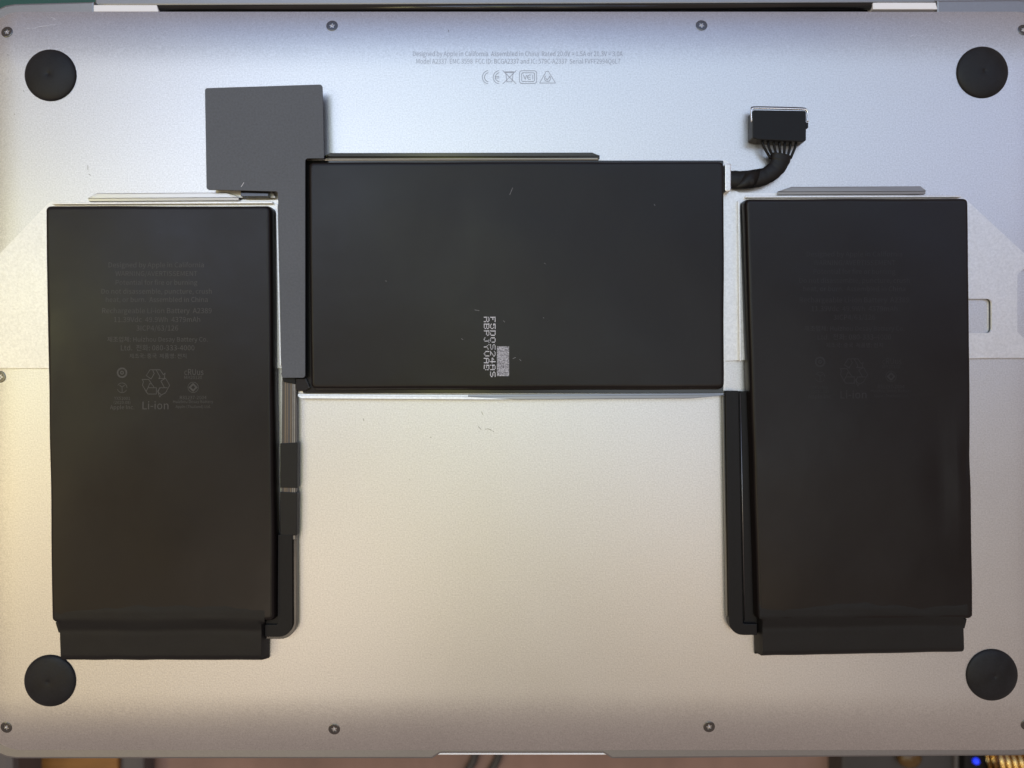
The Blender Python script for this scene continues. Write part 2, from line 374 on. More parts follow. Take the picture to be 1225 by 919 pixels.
# rubber feet: low domes with a gate mark in the middle
fv, ff = [], []
prof = [(0.0, 1.16), (.045, 1.16), (.06, 1.22), (.12, 1.30), (.3, 1.27), (.5, 1.16), (.7, .96), (.85, .72), (.94, .48), (.985, .24), (1.0, 0.0), (1.0, -.9)]
SEG = 64; RF = 7.65 * MM
for r, z in prof[1:]:
    for k in range(SEG):
        a = 2 * math.pi * k / SEG; fv.append((RF * r * math.cos(a), RF * r * math.sin(a), z * MM))
for i in range(len(prof) - 2):
    for k in range(SEG): ff.append((i * SEG + k, (i + 1) * SEG + k, (i + 1) * SEG + (k + 1) % SEG, i * SEG + (k + 1) % SEG))
ff.append(tuple(range(SEG)))
foot_me = bpy.data.meshes.new('rubber_foot'); foot_me.from_pydata(fv, [], ff); foot_me.update(); foot_me.materials.append(M['rubber'])
for p in foot_me.polygons: p.use_smooth = True
for px, py in ((59.5, 89.5), (1176, 86), (59, 815), (1187.5, 808)):
    x, y = at(px, py, .5); o = link('rubber_foot', foot_me, None, lap)
    o.location = (x, y, cover_z(x, y) + .0001); o.rotation_euler = (0, 0, random.uniform(0, 6))
    nrm = cover_n(x, y)
    o.rotation_euler = Vector((nrm.x, nrm.y, nrm.z)).to_track_quat('Z', 'Y').to_euler()

# pentalobe screws
def ring_star(k, n=40):
    a = 2 * math.pi * k / n; return a, .38 + .10 * math.cos(5 * a)
sv, sf = [], []; n_ = 40; RS = 1.72 * MM
rows = []
for ri, (kind, r, z) in enumerate((('c', 1.0, -.4), ('c', 1.0, .02), ('c', .90, .10), ('c', .70, .12), ('s', 1.15, .12), ('s', 1.0, -.30), ('p', .14, -.30))):
    row = []
    for k in range(n_):
        a, st = ring_star(k, n_)
        rr = RS * (r if kind in 'cp' else st * r); row.append(len(sv)); sv.append((rr * math.cos(a), rr * math.sin(a), z * MM))
    rows.append(row)
for i in range(len(rows) - 1):
    for k in range(n_): sf.append((rows[i][k], rows[i][(k + 1) % n_], rows[i + 1][(k + 1) % n_], rows[i + 1][k]))
sf.append(tuple(rows[-1]))
screw_me = bpy.data.meshes.new('screw'); screw_me.from_pydata(sv, [], sf); screw_me.update(); screw_me.materials.append(M['steel'])
bm = bmesh.new(); bm.from_mesh(screw_me); bmesh.ops.recalc_face_normals(bm, faces=bm.faces); bm.to_mesh(screw_me); bm.free()
pin_me = bpy.data.meshes.new('pin'); bm = bmesh.new(); bmesh.ops.create_uvsphere(bm, u_segments=12, v_segments=8, radius=.24 * MM); bm.to_mesh(pin_me); bm.free()
pin_me.materials.append(M['pin'])
for p in pin_me.polygons: p.use_smooth = True
for px, py in ((8.5, 38.5), (397, 30.5), (839.5, 30), (1224.5, 36), (2.5, 451), (8, 870), (400, 872), (848, 869), (1227, 866)):
    x, y = at(px, py, -1); o = link('screw', screw_me, None, lap); nrm = cover_n(x, y)
    q = nrm.to_track_quat('Z', 'Y') @ Matrix.Rotation(random.uniform(0, 6), 3, 'Z').to_quaternion()
    o.location = Vector((x, y, cover_z(x, y))) + nrm * .00006; o.rotation_euler = q.to_euler()
    pn = bpy.data.objects.new('pin', pin_me); COL.objects.link(pn); pn.parent = o; pn.location = (0, 0, -.02 * MM)

# ------------------------------------------------------------------ lettering helpers
import os
try:
    FONT = bpy.data.fonts.load(os.path.join(bpy.utils.system_resource('DATAFILES'), 'fonts', 'Noto Sans CJK Regular.woff2'))   # Blender's own bundled face
except Exception:
    FONT = None
def text_mesh(s, size=1.0):
    cu = bpy.data.curves.new('t', 'FONT'); cu.body = s
    if FONT: cu.font = FONT
    cu.size = size; cu.align_x = 'CENTER'; cu.align_y = 'CENTER'; cu.resolution_u = 2
    o = bpy.data.objects.new('t', cu); COL.objects.link(o); bpy.context.view_layer.update()
    me = bpy.data.meshes.new_from_object(o.evaluated_get(bpy.context.evaluated_depsgraph_get()))
    bpy.data.objects.remove(o); bpy.data.curves.remove(cu)
    return me
def text_line(name, s, px, py, width, h, zf, mat, parent, capscale=1.0):
    """one printed line centred on (px,py), width in photo pixels; zf(x,y) gives the surface height"""
    me = text_mesh(s); xs_ = [v.co.x for v in me.vertices]; ys_ = [v.co.y for v in me.vertices]
    w_ = max(xs_) - min(xs_); mx = (max(xs_) + min(xs_)) / 2
    k = (at(px + width, py, h)[0] - at(px, py, h)[0]) / w_; ox, oy = at(px, py, h)
    for v in me.vertices:
        x = ox + (v.co.x - mx) * k; y = oy + (v.co.y - .02) * k * capscale
        v.co = (x, y, zf(x, y) + .03 * MM)
    me.name = name; return link(name, me, mat, parent)
def strokes(name, lines, width, h, zf, mat, parent):
    """flat printed strokes; lines are lists of photo points, width in photo pixels"""
    vs, fs = [], []
    for li, ln in enumerate(lines):
        pts = [Vector(at(x, y, h)) for x, y in ln]; hw = width * S / 2
        for a, b_ in zip(pts[:-1], pts[1:]):
            d = (b_ - a)
            if d.length < 1e-9: continue
            d.normalize(); n__ = Vector((-d.y, d.x)) * hw; a = a - d * hw * .7; b_ = b_ + d * hw * .7; i = len(vs)
            for q in (a - n__, b_ - n__, b_ + n__, a + n__): vs.append((q.x, q.y, zf(q.x, q.y) + .03 * MM + (len(vs) % 400) * 2e-9))
            fs.append((i, i + 1, i + 2, i + 3))
    o = mesh(name, vs, fs, mat, parent)
    if name in ('scuff', 'grime', 'lint'): o['kind'] = 'stuff'
    return o
def arc(cx, cy, r, a0, a1, n=16, ry=None):
    ry = ry or r
    return [(cx + r * math.cos(math.radians(a0 + (a1 - a0) * k / n)), cy - ry * math.sin(math.radians(a0 + (a1 - a0) * k / n))) for k in range(n + 1)]
def rrect(x0, y0, x1, y1, r):
    p = arc(x1 - r, y0 + r, r, 0, 90, 5) + arc(x0 + r, y0 + r, r, 90, 180, 5) + arc(x0 + r, y1 - r, r, 180, 270, 5) + arc(x1 - r, y1 - r, r, 270, 360, 5)
    return p + [p[0]]

# engraving on the bottom cover
text_line('engraving', 'Designed by Apple in California  Assembled in China  Rated 20.0V = 1.5A or 20.3V = 3.0A', 619.5, 63.3, 251, 0, cover_z, M['etch'], cover, 1.25)
text_line('engraving', 'Model A2337  EMC 3598  FCC ID: BCGA2337 and IC: 579C-A2337  Serial FVFF2994Q6L7', 620, 72.4, 244, 0, cover_z, M['etch'], cover, 1.25)
ew = .75
strokes('conformity_mark', [arc(585, 92.5, 8.0, 100, 260), arc(585, 92.5, 5.4, 100, 260), arc(598, 92.5, 8, 100, 260), arc(598, 92.5, 5.4, 100, 260), [(592, 91.6), (597, 91.6)], [(592, 93.4), (597, 93.4)]], ew, 0, cover_z, M['etch'], cover)
strokes('disposal_mark', [[(601.5, 84.5), (617.5, 100.5)], [(617.5, 84.5), (601.5, 100.5)], [(605, 87), (614, 87), (612.5, 98), (606.5, 98), (605, 87)], [(604, 86), (615, 86)]], ew, 0, cover_z, M['etch'], cover)
strokes('interference_mark', [rrect(621.5, 84.8, 642, 100, 3), rrect(624, 87.2, 639.5, 97.6, 2), [(626.2, 90), (628.2, 95), (630, 90)], arc(633.6, 92.5, 2.7, 60, 300, 8), [(631.6, 92.5), (634.5, 92.5)], [(637.3, 90), (637.3, 95)]], ew, 0, cover_z, M['etch'], cover)
strokes('compliance_mark', [[(645.5, 99.5), (653.5, 85.5), (656, 85.5), (664.5, 99.5), (645.5, 99.5)], arc(655, 94, 3.6, 120, 420), [(652.8, 93.6), (654.6, 96), (658, 91.4)]], ew, 0, cover_z, M['etch'], cover)

# scuffs, grime and pin-head marks on the underside
M['scuff'] = surface('pale_scuff', (0.74, 0.74, 0.75), 0.5, 1.0, grain=0.3, grain_scale=1200)
M['grime'] = surface('grime_speck', (0.20, 0.19, 0.16), 0.7, 0.3, grain=0.3)
def jit(pts, a=.6): return [(x + random.uniform(-a, a), y + random.uniform(-a, a)) for x, y in pts]
strokes('scuff', [jit([(27 + 6 * i, 33 - 1.0 * i), (34 + 6 * i, 32 - 1.0 * i)], .9) for i in range(7)] + [jit([(52, 16), (58, 18), (64, 21)])], .8, 0, cover_z, M['scuff'], cover)
strokes('scuff', [jit([(1088 + 5 * i, 41.5 + .1 * i), (1092 + 5 * i, 41.2)], .9) for i in range(6)] + [jit([(1139, 22), (1140.5, 23)], .3), jit([(1204, 29), (1205, 29.5)], .2), jit([(1154, 12), (1155, 12.3)], .2)], .7, 0, cover_z, M['scuff'], cover)
strokes('grime', [jit([(572, 511), (576, 514)]), jit([(580, 514), (584, 513), (588, 514.5)]), jit([(576, 493), (577.5, 496)], .3), jit([(589, 515), (591, 517)]), jit([(434.5, 501), (435.5, 503.5)], .3), jit([(515, 523), (516, 524)], .2), jit([(489.8, 573.5), (490.4, 574.3)], .1)], .55, 0, cover_z, M['grime'], cover)
strokes('grime', [jit([(105, 198), (105.6, 203)], .4), jit([(106, 208), (108, 210)], .6), jit([(28, 108.5), (28.8, 110)], .2), jit([(17, 136.5), (17.8, 137.2)], .1), jit([(9, 65), (9.6, 66)], .2), jit([(536, 34), (536.6, 37)], .2)], .6, 0, cover_z, M['grime'], cover)

# ------------------------------------------------------------------ battery pack
pack = empty('battery_pack', (0, 0, .0001))
tag(pack, 'black three-cell laptop battery on a pale metal tray lying on the laptop', 'battery')

# stamped tray: one plate with a real slot and an edge cut-out
TH = 1.05
def tray_plate():
    out = [at(*p, TH) for p in ((57, 244), (62, 241), (334, 239.5), (360, 240), (360, 191), (868, 192), (875, 197), (875, 226), (884, 230.5), (1149, 234.5), (1155, 238), (1225, 303), (1237, 303), (1237, 322), (1224, 322), (1217, 329), (1217, 397), (1224, 404), (1237, 404),
                                     (1237, 428), (889, 431), (868, 431.5), (868, 471), (357, 471), (357, 440.5), (-14, 440.5), (-14, 318))]
    slot = round_poly([at(*p, TH) for p in ((1150, 357.5), (1186.5, 357.5), (1186.5, 398.5), (1150, 398.5))], .0014, 5)
    bm = bmesh.new()
    def loop_(pts, z):
        v = [bm.verts.new((x, y, z)) for x, y in pts]; return v, [bm.edges.new((v[i], v[(i + 1) % len(v)])) for i in range(len(v))]
    for z in (.45 * MM, TH * MM):
        o_, oe = loop_(out, z); s_, se = loop_(slot, z)
        bmesh.ops.triangle_fill(bm, edges=oe + se, use_beauty=True)
        if z < .6 * MM: lo_, ls = o_, s_
    for a, b_ in ((lo_, o_), (ls, s_)):
        for i in range(len(a)): bm.faces.new((a[i], a[(i + 1) % len(a)], b_[(i + 1) % len(a)], b_[i]))
    bmesh.ops.recalc_face_normals(bm, faces=bm.faces)
    return from_bm('carrier_tray', bm, M['tray'], pack)
tray = tray_plate()

def lip(name, x0, y0, x1, y1, wd, hgt, mat, parent, e0=10, e1=10, up=1):
    """folded-over edge strip: ridge along its length, ends cut at a slant; wd px wide, hgt mm high"""
    vs, fs = [], []
    d = Vector((x1 - x0, y1 - y0)); L_ = d.length
    stations = [(0, .06), (e0 * .5, .55), (e0, 1.0)] + [(e0 + (L_ - e0 - e1) * i / 6, 1.0) for i in range(1, 6)] + [(L_ - e1, 1.0), (L_ - e1 * .5, .55), (L_, .06)]
    n = len(stations) - 1
    for i in range(n + 1):
        t = stations[i][0] / L_; x = x0 + d.x * t; y = y0 + d.y * t
        k = stations[i][1]
        for q, z in ((0, .0), (0, .90), (.08, 1.0), (.62, .95), (.67, .80), (.98, .74), (1.0, .40), (1.0, .0)):
            q = q if q > .62 else .62 - (.62 - q) * k      # the ends are cut on a slant
            yy = y + up * (q - .5) * wd; hh = 1.06 + hgt * z
            X, Y = at(x, yy, 1.6); vs.append((X, Y, hh * MM))
    m_ = 8
    # end stations pulled close to the slanted cut
    for i in range(n):
        for k in range(m_ - 1): fs.append((i * m_ + k, i * m_ + k + 1, (i + 1) * m_ + k + 1, (i + 1) * m_ + k))
    fs.append(tuple(range(m_))); fs.append(tuple(n * m_ + k for k in range(m_))[::-1])
    o = mesh(name, vs, fs, mat, parent)
    bm = bmesh.new(); bm.from_mesh(o.data); bmesh.ops.recalc_face_normals(bm, faces=bm.faces); bm.to_mesh(o.data); bm.free()
    return o
lip('folded_lip', 107, 236.8, 286, 235.6, 9.0, 1.3, M['silver'], tray, 10, 14)
lip('folded_lip', 388, 187.6, 717, 187.0, 6.5, 1.6, M['gloss'], tray, 8, 9)
lip('folded_lip', 389, 191.4, 716, 190.8, 2.6, 1.2, M['lip'], tray, 3, 3)
lip('folded_lip', 930, 229.0, 1106, 228.2, 9.0, 1.3, M['lip'], tray, 16, 6)
lip('folded_lip', 357, 474.2, 640, 475.8, 5.5, 1.3, M['tray'], tray, 4, 40, -1)
lip('folded_lip', 560, 475.4, 866, 473.4, 6.0, 1.4, M['lip'], tray, 60, 40, -1)

# pouch cells
ZC0, ZC1 = 1.08, 5.2
CELLS = {}
def make_cell(name, quad, label, seed, dents=(), r_edge=1.15):
    """quad: TL, TR, BR, BL photo corners of the top face"""
    TL, TR, BR, BL = [Vector(at(x, y, 2.6)) for x, y in quad]
    A = (TR - TL).length; B = (BL - TL).length
    def steps(L_):
        near = [0, .04, .12, .26, .48, .8, 1.2, 1.7, 2.4, 3.4, 5.0]; near = [v * MM for v in near]
        mid = []; k = int((L_ - .010) / .003)
        mid = [.005 + (L_ - .010) * i / k for i in range(1, k)]
        return near + mid + [L_ - v for v in reversed(near)]
    sx, sy = steps(A), steps(B); rc = 1.8 * MM
    def world(s, t):
        a = TL.lerp(TR, s / A); b_ = BL.lerp(BR, s / A); return a.lerp(b_, t / B)
    def zloc(s, t):
        qx, qy = abs(s - A / 2) - (A / 2 - rc), abs(t - B / 2) - (B / 2 - rc)
        d = -(math.hypot(max(qx, 0), max(qy, 0)) + min(max(qx, qy), 0) - rc)
        d = max(d, 0.0); r = r_edge * MM; q = max(0.0, 1 - d / r)
        z = (1 - q ** 2.2) ** (1 / 2.2)
        zz = ZC0 + (ZC1 - ZC0) * z
        zz += .17 * noise.noise(Vector((s * 45 + seed, t * 45, 1))) * min(1, d / (6 * MM)) + .035 * noise.noise(Vector((s * 190, t * 190 + seed, 3))) * min(1, d / (3 * MM))
        for ds, dt, ws, wt, amp in dents:
            zz += amp * math.exp(-((s / A - ds) / ws) ** 2 - ((t / B - dt) / wt) ** 2)
        return zz
    vs, fs = [], []
    for t in sy:
        for s in sx:
            S_, T_ = s, t
            cx = min(max(s, rc), A - rc); cy = min(max(t, rc), B - rc); v = Vector((s - cx, t - cy))
            if v.length > rc: v = v.normalized() * rc; S_, T_ = cx + v.x, cy + v.y
            # slightly uneven film edge
            wob = .20 * MM * noise.noise(Vector((S_ * 48, T_ * 48, seed)))
            p = world(S_, T_); vs.append((p.x + wob, p.y + wob * .6, zloc(S_, T_) * MM))
    n1, n2 = len(sx), len(sy)
    for j in range(n2 - 1):
        for i in range(n1 - 1): fs.append((j * n1 + i, (j + 1) * n1 + i, (j + 1) * n1 + i + 1, j * n1 + i + 1))
    loop = [i for i in range(n1)] + [j * n1 + n1 - 1 for j in range(1, n2)] + [(n2 - 1) * n1 + i for i in range(n1 - 2, -1, -1)] + [j * n1 for j in range(n2 - 2, 0, -1)]
    fs.append(tuple(loop))
    o = mesh(name, vs, fs, M['film'], pack, True)
    bm = bmesh.new(); bm.from_mesh(o.data); bmesh.ops.remove_doubles(bm, verts=bm.verts, dist=2e-6); bmesh.ops.dissolve_degenerate(bm, edges=bm.edges, dist=1e-6)
    bmesh.ops.recalc_face_normals(bm, faces=bm.faces); bm.to_mesh(o.data); bm.free()
    for p in o.data.polygons: p.use_smooth = True
    es = o.modifiers.new('edge_split', 'EDGE_SPLIT'); es.split_angle = math.radians(70)
    o['label'] = label
    def zf(x, y):
        # invert the near-affine quad map
        s = t = None; p = Vector((x, y)); e1 = TR - TL; e2 = BL - TL; q = p - TL
        det = e1.x * e2.y - e1.y * e2.x; a = (q.x * e2.y - q.y * e2.x) / det; b_ = (e1.x * q.y - e1.y * q.x) / det
        for _ in range(3):
            w_ = world(a * A, b_ * B); r_ = p - w_; a += (r_.x * e2.y - r_.y * e2.x) / det; b_ += (e1.x * r_.y - e1.y * r_.x) / det
        return zloc(a * A, b_ * B) * MM + .01 * MM
    return o, zf
cellL, zL = make_cell('battery_cell', ((58.5, 247), (328, 247), (333, 741), (66.5, 743)), 'left pouch cell with grey printed text', 1.3)
cellC, zC = make_cell('battery_cell', ((370.3, 195), (865, 194), (865.5, 466.3), (372.8, 467)), 'wide middle pouch cell with white dotted code', 7.7)
cellR, zR = make_cell('battery_cell', ((886.5, 239), (1154, 238), (1160, 739), (902.5, 741)), 'right pouch cell with almost invisible print', 4.1,
                      dents=((.86, .66, .04, .11, -.42), (.93, .70, .03, .14, .16), (.975, .62, .02, .04, -.5), (.6, .9, .2, .03, .1)))

# dark adhesive skirts showing round the cells
def skirt(pts, h0, h1, parent): return plate('edge_seal', pts, h0, h1, M['gloss'], parent, .4, .1)
skirt(((363.5, 192), (865.5, 192), (865.5, 470.6), (362, 470.6)), 1.07, 1.9, cellC)

# taped end flaps
def flap(parent, quad, zramp, seed, steps_=((.0, 5.22), (.10, 5.30))):
    TL, TR, BR, BL = [Vector(at(x, y, 3.2)) for x, y in quad]
    nu, nv = 60, 34; vs, fs = [], []
    for j in range(nv + 1):
        t = j / nv
        for i in range(nu + 1):
            s = i / nu
            p = TL.lerp(TR, s).lerp(BL.lerp(BR, s), t)
            wav = noise.noise(Vector((s * 3.2 + seed, 0, 0))) * .10 + noise.noise(Vector((s * 11 + seed, 2, 0))) * .03
            # ramp from the cell top down to the board pocket, with a soft crease
            c = .34 + wav * .28
            k = 1 / (1 + math.exp(-(t - c) / .05))
            z = zramp[0] * (1 - k) + zramp[1] * k
            z += .16 * math.exp(-((t - c + .10) / .055) ** 2) * (.5 + .8 * noise.noise(Vector((s * 5, seed, 1)))) - .10 * math.exp(-((t - c - .10) / .05) ** 2)
            z += .05 * noise.noise(Vector((s * 14, t * 4, seed)))
            if t < .12: z -= .16 * (1 - t / .12)
            de = (1 - t) / .14
            if de < 1: z = .7 + (z - .7) * (1 - (1 - de) ** 2.4) ** (1 / 2.4)
            ds = min(s, 1 - s) / .012
            if ds < 1 and t > c - .05: z = .7 + (z - .7) * (1 - (1 - ds) ** 2.2) ** (1 / 2.2)
            wob = .12 * MM * noise.noise(Vector((s * 9, seed, 5))) * t
            vs.append((p.x, p.y + wob, z * MM))
    for j in range(nv):
        for i in range(nu):
            q = j * (nu + 1) + i; fs.append((q, q + nu + 1, q + nu + 2, q + 1))
    base = len(vs); loop = [i for i in range(nu + 1)] + [j * (nu + 1) + nu for j in range(1, nv + 1)] + [nv * (nu + 1) + i for i in range(nu - 1, -1, -1)] + [j * (nu + 1) for j in range(nv - 1, 0, -1)]
    for i in loop: vs.append((vs[i][0], vs[i][1], .15 * MM if vs[i][2] < 4 * MM else vs[i][2] - .3 * MM))
    for k in range(len(loop)): fs.append((loop[k], loop[(k + 1) % len(loop)], base + (k + 1) % len(loop), base + k))
    o = mesh('taped_flap', vs, fs, M['tape'], parent, True); 
    bm = bmesh.new(); bm.from_mesh(o.data); bmesh.ops.recalc_face_normals(bm, faces=bm.faces); bm.to_mesh(o.data); bm.free()
    es = o.modifiers.new('edge_split', 'EDGE_SPLIT'); es.split_angle = math.radians(70)
    return o
flap(cellL, ((70, 722), (319.5, 721), (318.3, 791), (72.5, 791)), (5.27, 4.7), 2.2)
flap(cellR, ((905.5, 720), (1152, 717), (1154, 781), (906.5, 786)), (5.27, 4.7), 8.4)
plate('corner_tab', ((66, 744), (76, 746), (76, 757), (70, 757)), .7, 3.6, M['tape'], cellL, .2, .1)
plate('corner_tab', ((1148, 742), (1157, 740), (1154, 752), (1148, 752)), .7, 3.6, M['tape'], cellR, .2, .1)

# printed label on the side cells
def label(parent, zf, cx, y0, mat, slant):
    rows_ = [('Designed by Apple in California', 114, 0), ('WARNING/AVERTISSEMENT', 98, 10.4), ('Potential for fire or burning', 98, 21), ('Do not disassemble, puncture, crush', 132, 31.6), ('heat, or burn.  Assembled in China', 122, 41.6),
             ('Rechargeable Li-ion Battery  A2389', 131, 54.8), ('11.39Vdc  49.9Wh  4379mAh', 103, 65.4), ('3ICP4/63/126', 50, 75.6), ('제조업체: Huizhou Desay Battery Co.', 120, 89.2), ('Ltd.  전화: 080-333-4000', 88, 99.2), ('제조국: 중국  제품명: 전지', 68, 109.2)]
    for s, wd, dy in rows_: text_line('printed_line', s, cx - slant * dy / 110, y0 + dy, wd, 5.2, zf, mat, parent, 1.0)
    y = y0 + 130; x = cx - 1
    lw = .9
    strokes('ring_mark', [arc(x - 40, y, 5.6, 0, 360, 24), arc(x - 40, y, 5.0, 0, 360, 24), arc(x - 40, y, 1.7, 0, 360, 12)], 1.3, 5.2, zf, mat, parent)
    strokes('circle_mark', [arc(x - 40, y + 18, 5.8, 0, 150, 12), arc(x - 40, y + 18, 5.8, 200, 330, 12), [(x - 43, y + 15), (x - 40, y + 17), (x - 37, y + 15)], [(x - 40, y + 17), (x - 40, y + 23)]], .7, 5.2, zf, mat, parent)
    rec = [[(-6.5, -9.5), (5.5, -9.5), (9.5, -3.5), (11.5, -5.5), (10.5, 1), (4, .8), (5.5, -1), (1, -9)], [(-6.5, -9.5), (-11, -2.5), (-5.2, 1.5), (-1.5, -5), (-3, -8.5)],
           [(-16, 2), (-8, 2), (-5, 7)], [(-16, 2), (-14.5, 4.5), (-15.5, 9), (-11, 17), (-9, 19.5), (1, 19.5), (1, 12), (-9, 12), (-11, 16)], [(-8.5, 11), (-7, 7), (-4.5, 7.5), (-2, 11)],
           [(6.5, 4), (12, .5), (17, 9), (12, 18), (7, 20.5), (5, 23), (2.5, 16), (5.5, 12), (14, 12)], [(6.5, 4), (10.5, 11.5)], [(5, 12), (3, 17), (7, 20.5)]]
    strokes('recycling_mark', [[(x + a, y + 6 + b_) for a, b_ in ln] for ln in rec], .75, 5.2, zf, mat, parent)
    text_line('printed_line', 'Li-ion', x, y + 37.6, 31, 5.2, zf, mat, parent)
    text_line('safety_mark', 'cRUus', x + 46, y - 2, 23, 5.2, zf, mat, parent, 1.2)
    text_line('printed_line', 'MH20120', x + 45, y + 5, 21, 5.2, zf, mat, parent)
    strokes('diamond_mark', [arc(x + 45, y + 17.5, 6.2, 0, 360, 24)], .6, 5.2, zf, mat, parent)
    strokes('diamond_mark', [[(x + 45, y + 13.5), (x + 49, y + 17.5), (x + 45, y + 21.5), (x + 41, y + 17.5), (x + 45, y + 13.5)]], 2.0, 5.2, zf, mat, parent)
    for s, wd, ox, dy in (('YX51001', 19, -40, 30), ('(2020.08)', 20, -40, 35), ('Apple Inc.', 29, -40, 40.5), ('R31237-2004', 32, 45, 29), ('Huizhou Desay Battery', 48, 45, 34), ('Apple (Thailand) Ltd.', 42, 45, 40)):
        text_line('printed_line', s, x + ox, y + dy, wd, 5.2, zf, mat, parent)
label(cellL, zL, 187, 316, M['print'], -2)
label(cellR, zR, 1022, 303, M['ghost'], 0)

# dotted white code on the middle cell, reading downwards
F5 = {'F': '1F 01 01 0F 01 01 01', '5': '1F 01 0F 10 10 11 0E', 'D': '0F 11 11 11 11 11 0F', '0': '0E 11 11 11 11 11 0E', 'S': '1E 01 01 0E 10 10 0F', '2': '0E 11 10 08 04 02 1F', '4': '08 0C 0A 09 1F 08 08',
      'A': '0E 11 11 1F 11 11 11', 'B': '0F 11 11 0F 11 11 0F', 'P': '0F 11 11 0F 01 01 01', 'J': '1C 08 08 08 08 09 06', 'Y': '11 11 0A 04 04 04 04', 'V': '11 11 11 11 11 0A 04'}
def dot_code(s, xl, xr, y0, pitch):
    vs, fs = [], []
    for ci, ch in enumerate(s):
        for r, hx in enumerate(F5[ch].split()):
            bits = int(hx, 16)
            for c in range(5):
                if bits >> c & 1:
                    if random.random() < .04: continue
                    X = xr - (r + .5) * (xr - xl) / 7; Y = y0 + ci * pitch + (c + .5) * pitch * .8 / 5 + random.uniform(-.12, .12)
                    a = .47; i = len(vs)
                    for dx, dy in ((-a, -a), (a, -a), (a, a), (-a, a)):
                        x, y = at(X + dx * .98, Y + dy * 1.25, 5.2); vs.append((x, y, zC(x, y) + .04 * MM))
                    fs.append((i, i + 1, i + 2, i + 3)[::-1])
    return mesh('dotted_code', vs, fs, M['inkjet'], cellC)
dot_code('F5D0S24AS', 586.4, 592.8, 379, 8.2)
dot_code('ABPJYVAB', 578.8, 585.4, 379, 8.2)
mesh('print_patch', [(x, y, zC(x, y) + .04 * MM) for x, y in [at(a, b_, 5.2) for a, b_ in ((594.5, 450), (609, 450), (609, 414.5), (594.5, 414.5))]], [(0, 1, 2, 3)], M['patch'], cellC)

# grey L-shaped board cover and what carries it
shp = ((245, 105.5), (385.5, 101), (387.5, 189.5), (365, 189.5), (365, 452), (337, 452), (332.5, 236), (332, 229), (247, 227))
sheet = plate('board_cover', shp, 4.3, 4.75, M['sheet'], pack, (.8, .8, .3, .9, .8, .5, .3, .6, .8), .08)
sheet['label'] = 'grey L-shaped cover sheet'
plate('circuit_board', ((250, 110), (380, 108), (381, 186), (361, 186), (361, 226), (252, 224)), 1.2, 4.29, M['plastic'], sheet, .5, .1)
plate('spacer', ((288, 196), (321, 196), (321, 235), (288, 235)), 1.07, 3.2, M['gloss'], sheet, .2, .1)
plate('support_strip', ((340, 232), (361, 232), (361, 448), (343, 448)), 1.07, 4.29, M['plastic'], sheet, .2, .1)
plate('adhesive_pad', ((258, 221), (320, 221), (330, 236.5), (258, 236.5)), 1.07, 1.3, M['tray'], tray, .2, .05)

M['lint'] = surface('pale_lint', (0.22, 0.22, 0.23), 0.7, 0.0, grain=0.3)
strokes('lint', [jit([(288.5, 223.5), (291.5, 218.5)], .3)], .6, 4.75, lambda x, y: 4.75 * MM, M['inkjet'], sheet)
strokes('lint', [jit([(782.5, 244.5), (783.5, 246)], .2), jit([(610, 233), (613.5, 224.5)], .3), jit([(602, 384), (604, 385.5)], .4), jit([(613.5, 429), (617, 428)], .3), jit([(621.5, 430), (623.5, 432)], .3), jit([(552, 405.5), (554, 406.5)], .3),
                 jit([(650, 380), (650.6, 380.8)], .1), jit([(651.5, 315), (652.2, 315.8)], .1), jit([(461.5, 336), (462.2, 336.8)], .1), jit([(568, 371), (573, 371.5)], .3)], .5, 5.2, zC, M['lint'], cellC)

# ribbon and its black channel beside the left cell
rib = plate('flex_ribbon', ((337.5, 452), (354, 452), (354.5, 646), (336, 646)), 1.2, 2.6, M['flex'], pack, .1, .1)
for x0, wd, mat in ((338.6, 1.1, 'flex'), (340.8, 1.3, 'copper'), (343.4, .9, 'copper'), (345.4, 1.0, 'midgrey'), (347.6, 1.2, 'copper'), (350.2, .8, 'lip'), (352.2, .9, 'lip')):
    plate('conductor', ((x0, 456), (x0 + wd, 456), (x0 + wd - .8, 645), (x0 - .8, 645)), 2.6, 2.68, M[mat], rib)
plate('tape_wrap', ((335, 530.5), (355.8, 529.5), (355.5, 584), (335, 583.5)), 1.0, 2.95, M['tape'], rib, .2, .25)
plate('tape_wrap', ((335, 588.5), (355.5, 589.5), (354.8, 641), (335, 640.5)), 1.0, 2.98, M['tape'], rib, .2, .25)
plate('ribbon_root', ((336, 446), (352, 446), (354, 460), (339, 457)), .9, 3.2, M['plastic'], rib, .2, .2)
plate('corner_filler', ((314, 737), (334, 737), (334, 749), (314, 749)), .5, 2.4, M['plastic'], pack, .1, .1)
plate('corner_boss', ((353, 452), (366, 452), (371, 464), (366, 468), (353, 468)), 1.07, 3.0, M['gloss'], pack, .5, .4)
chan = plate('wire_channel', ((332.5, 640), (349.5, 640), (350, 762), (317, 762), (317, 747.5), (332, 747.5)), .5, 3.1, M['plastic'], pack, (.1, .1, 4.2, .3, .3, .5), .25, 8)
plate('channel_flange', ((349, 640.5), (354.5, 640.5), (354.5, 764.5), (316, 764.5), (316, 758), (349, 758)), .4, 2.2, M['gloss'], chan, (.1, .1, 5.2, .1, .1, 3.0), .2, 8)
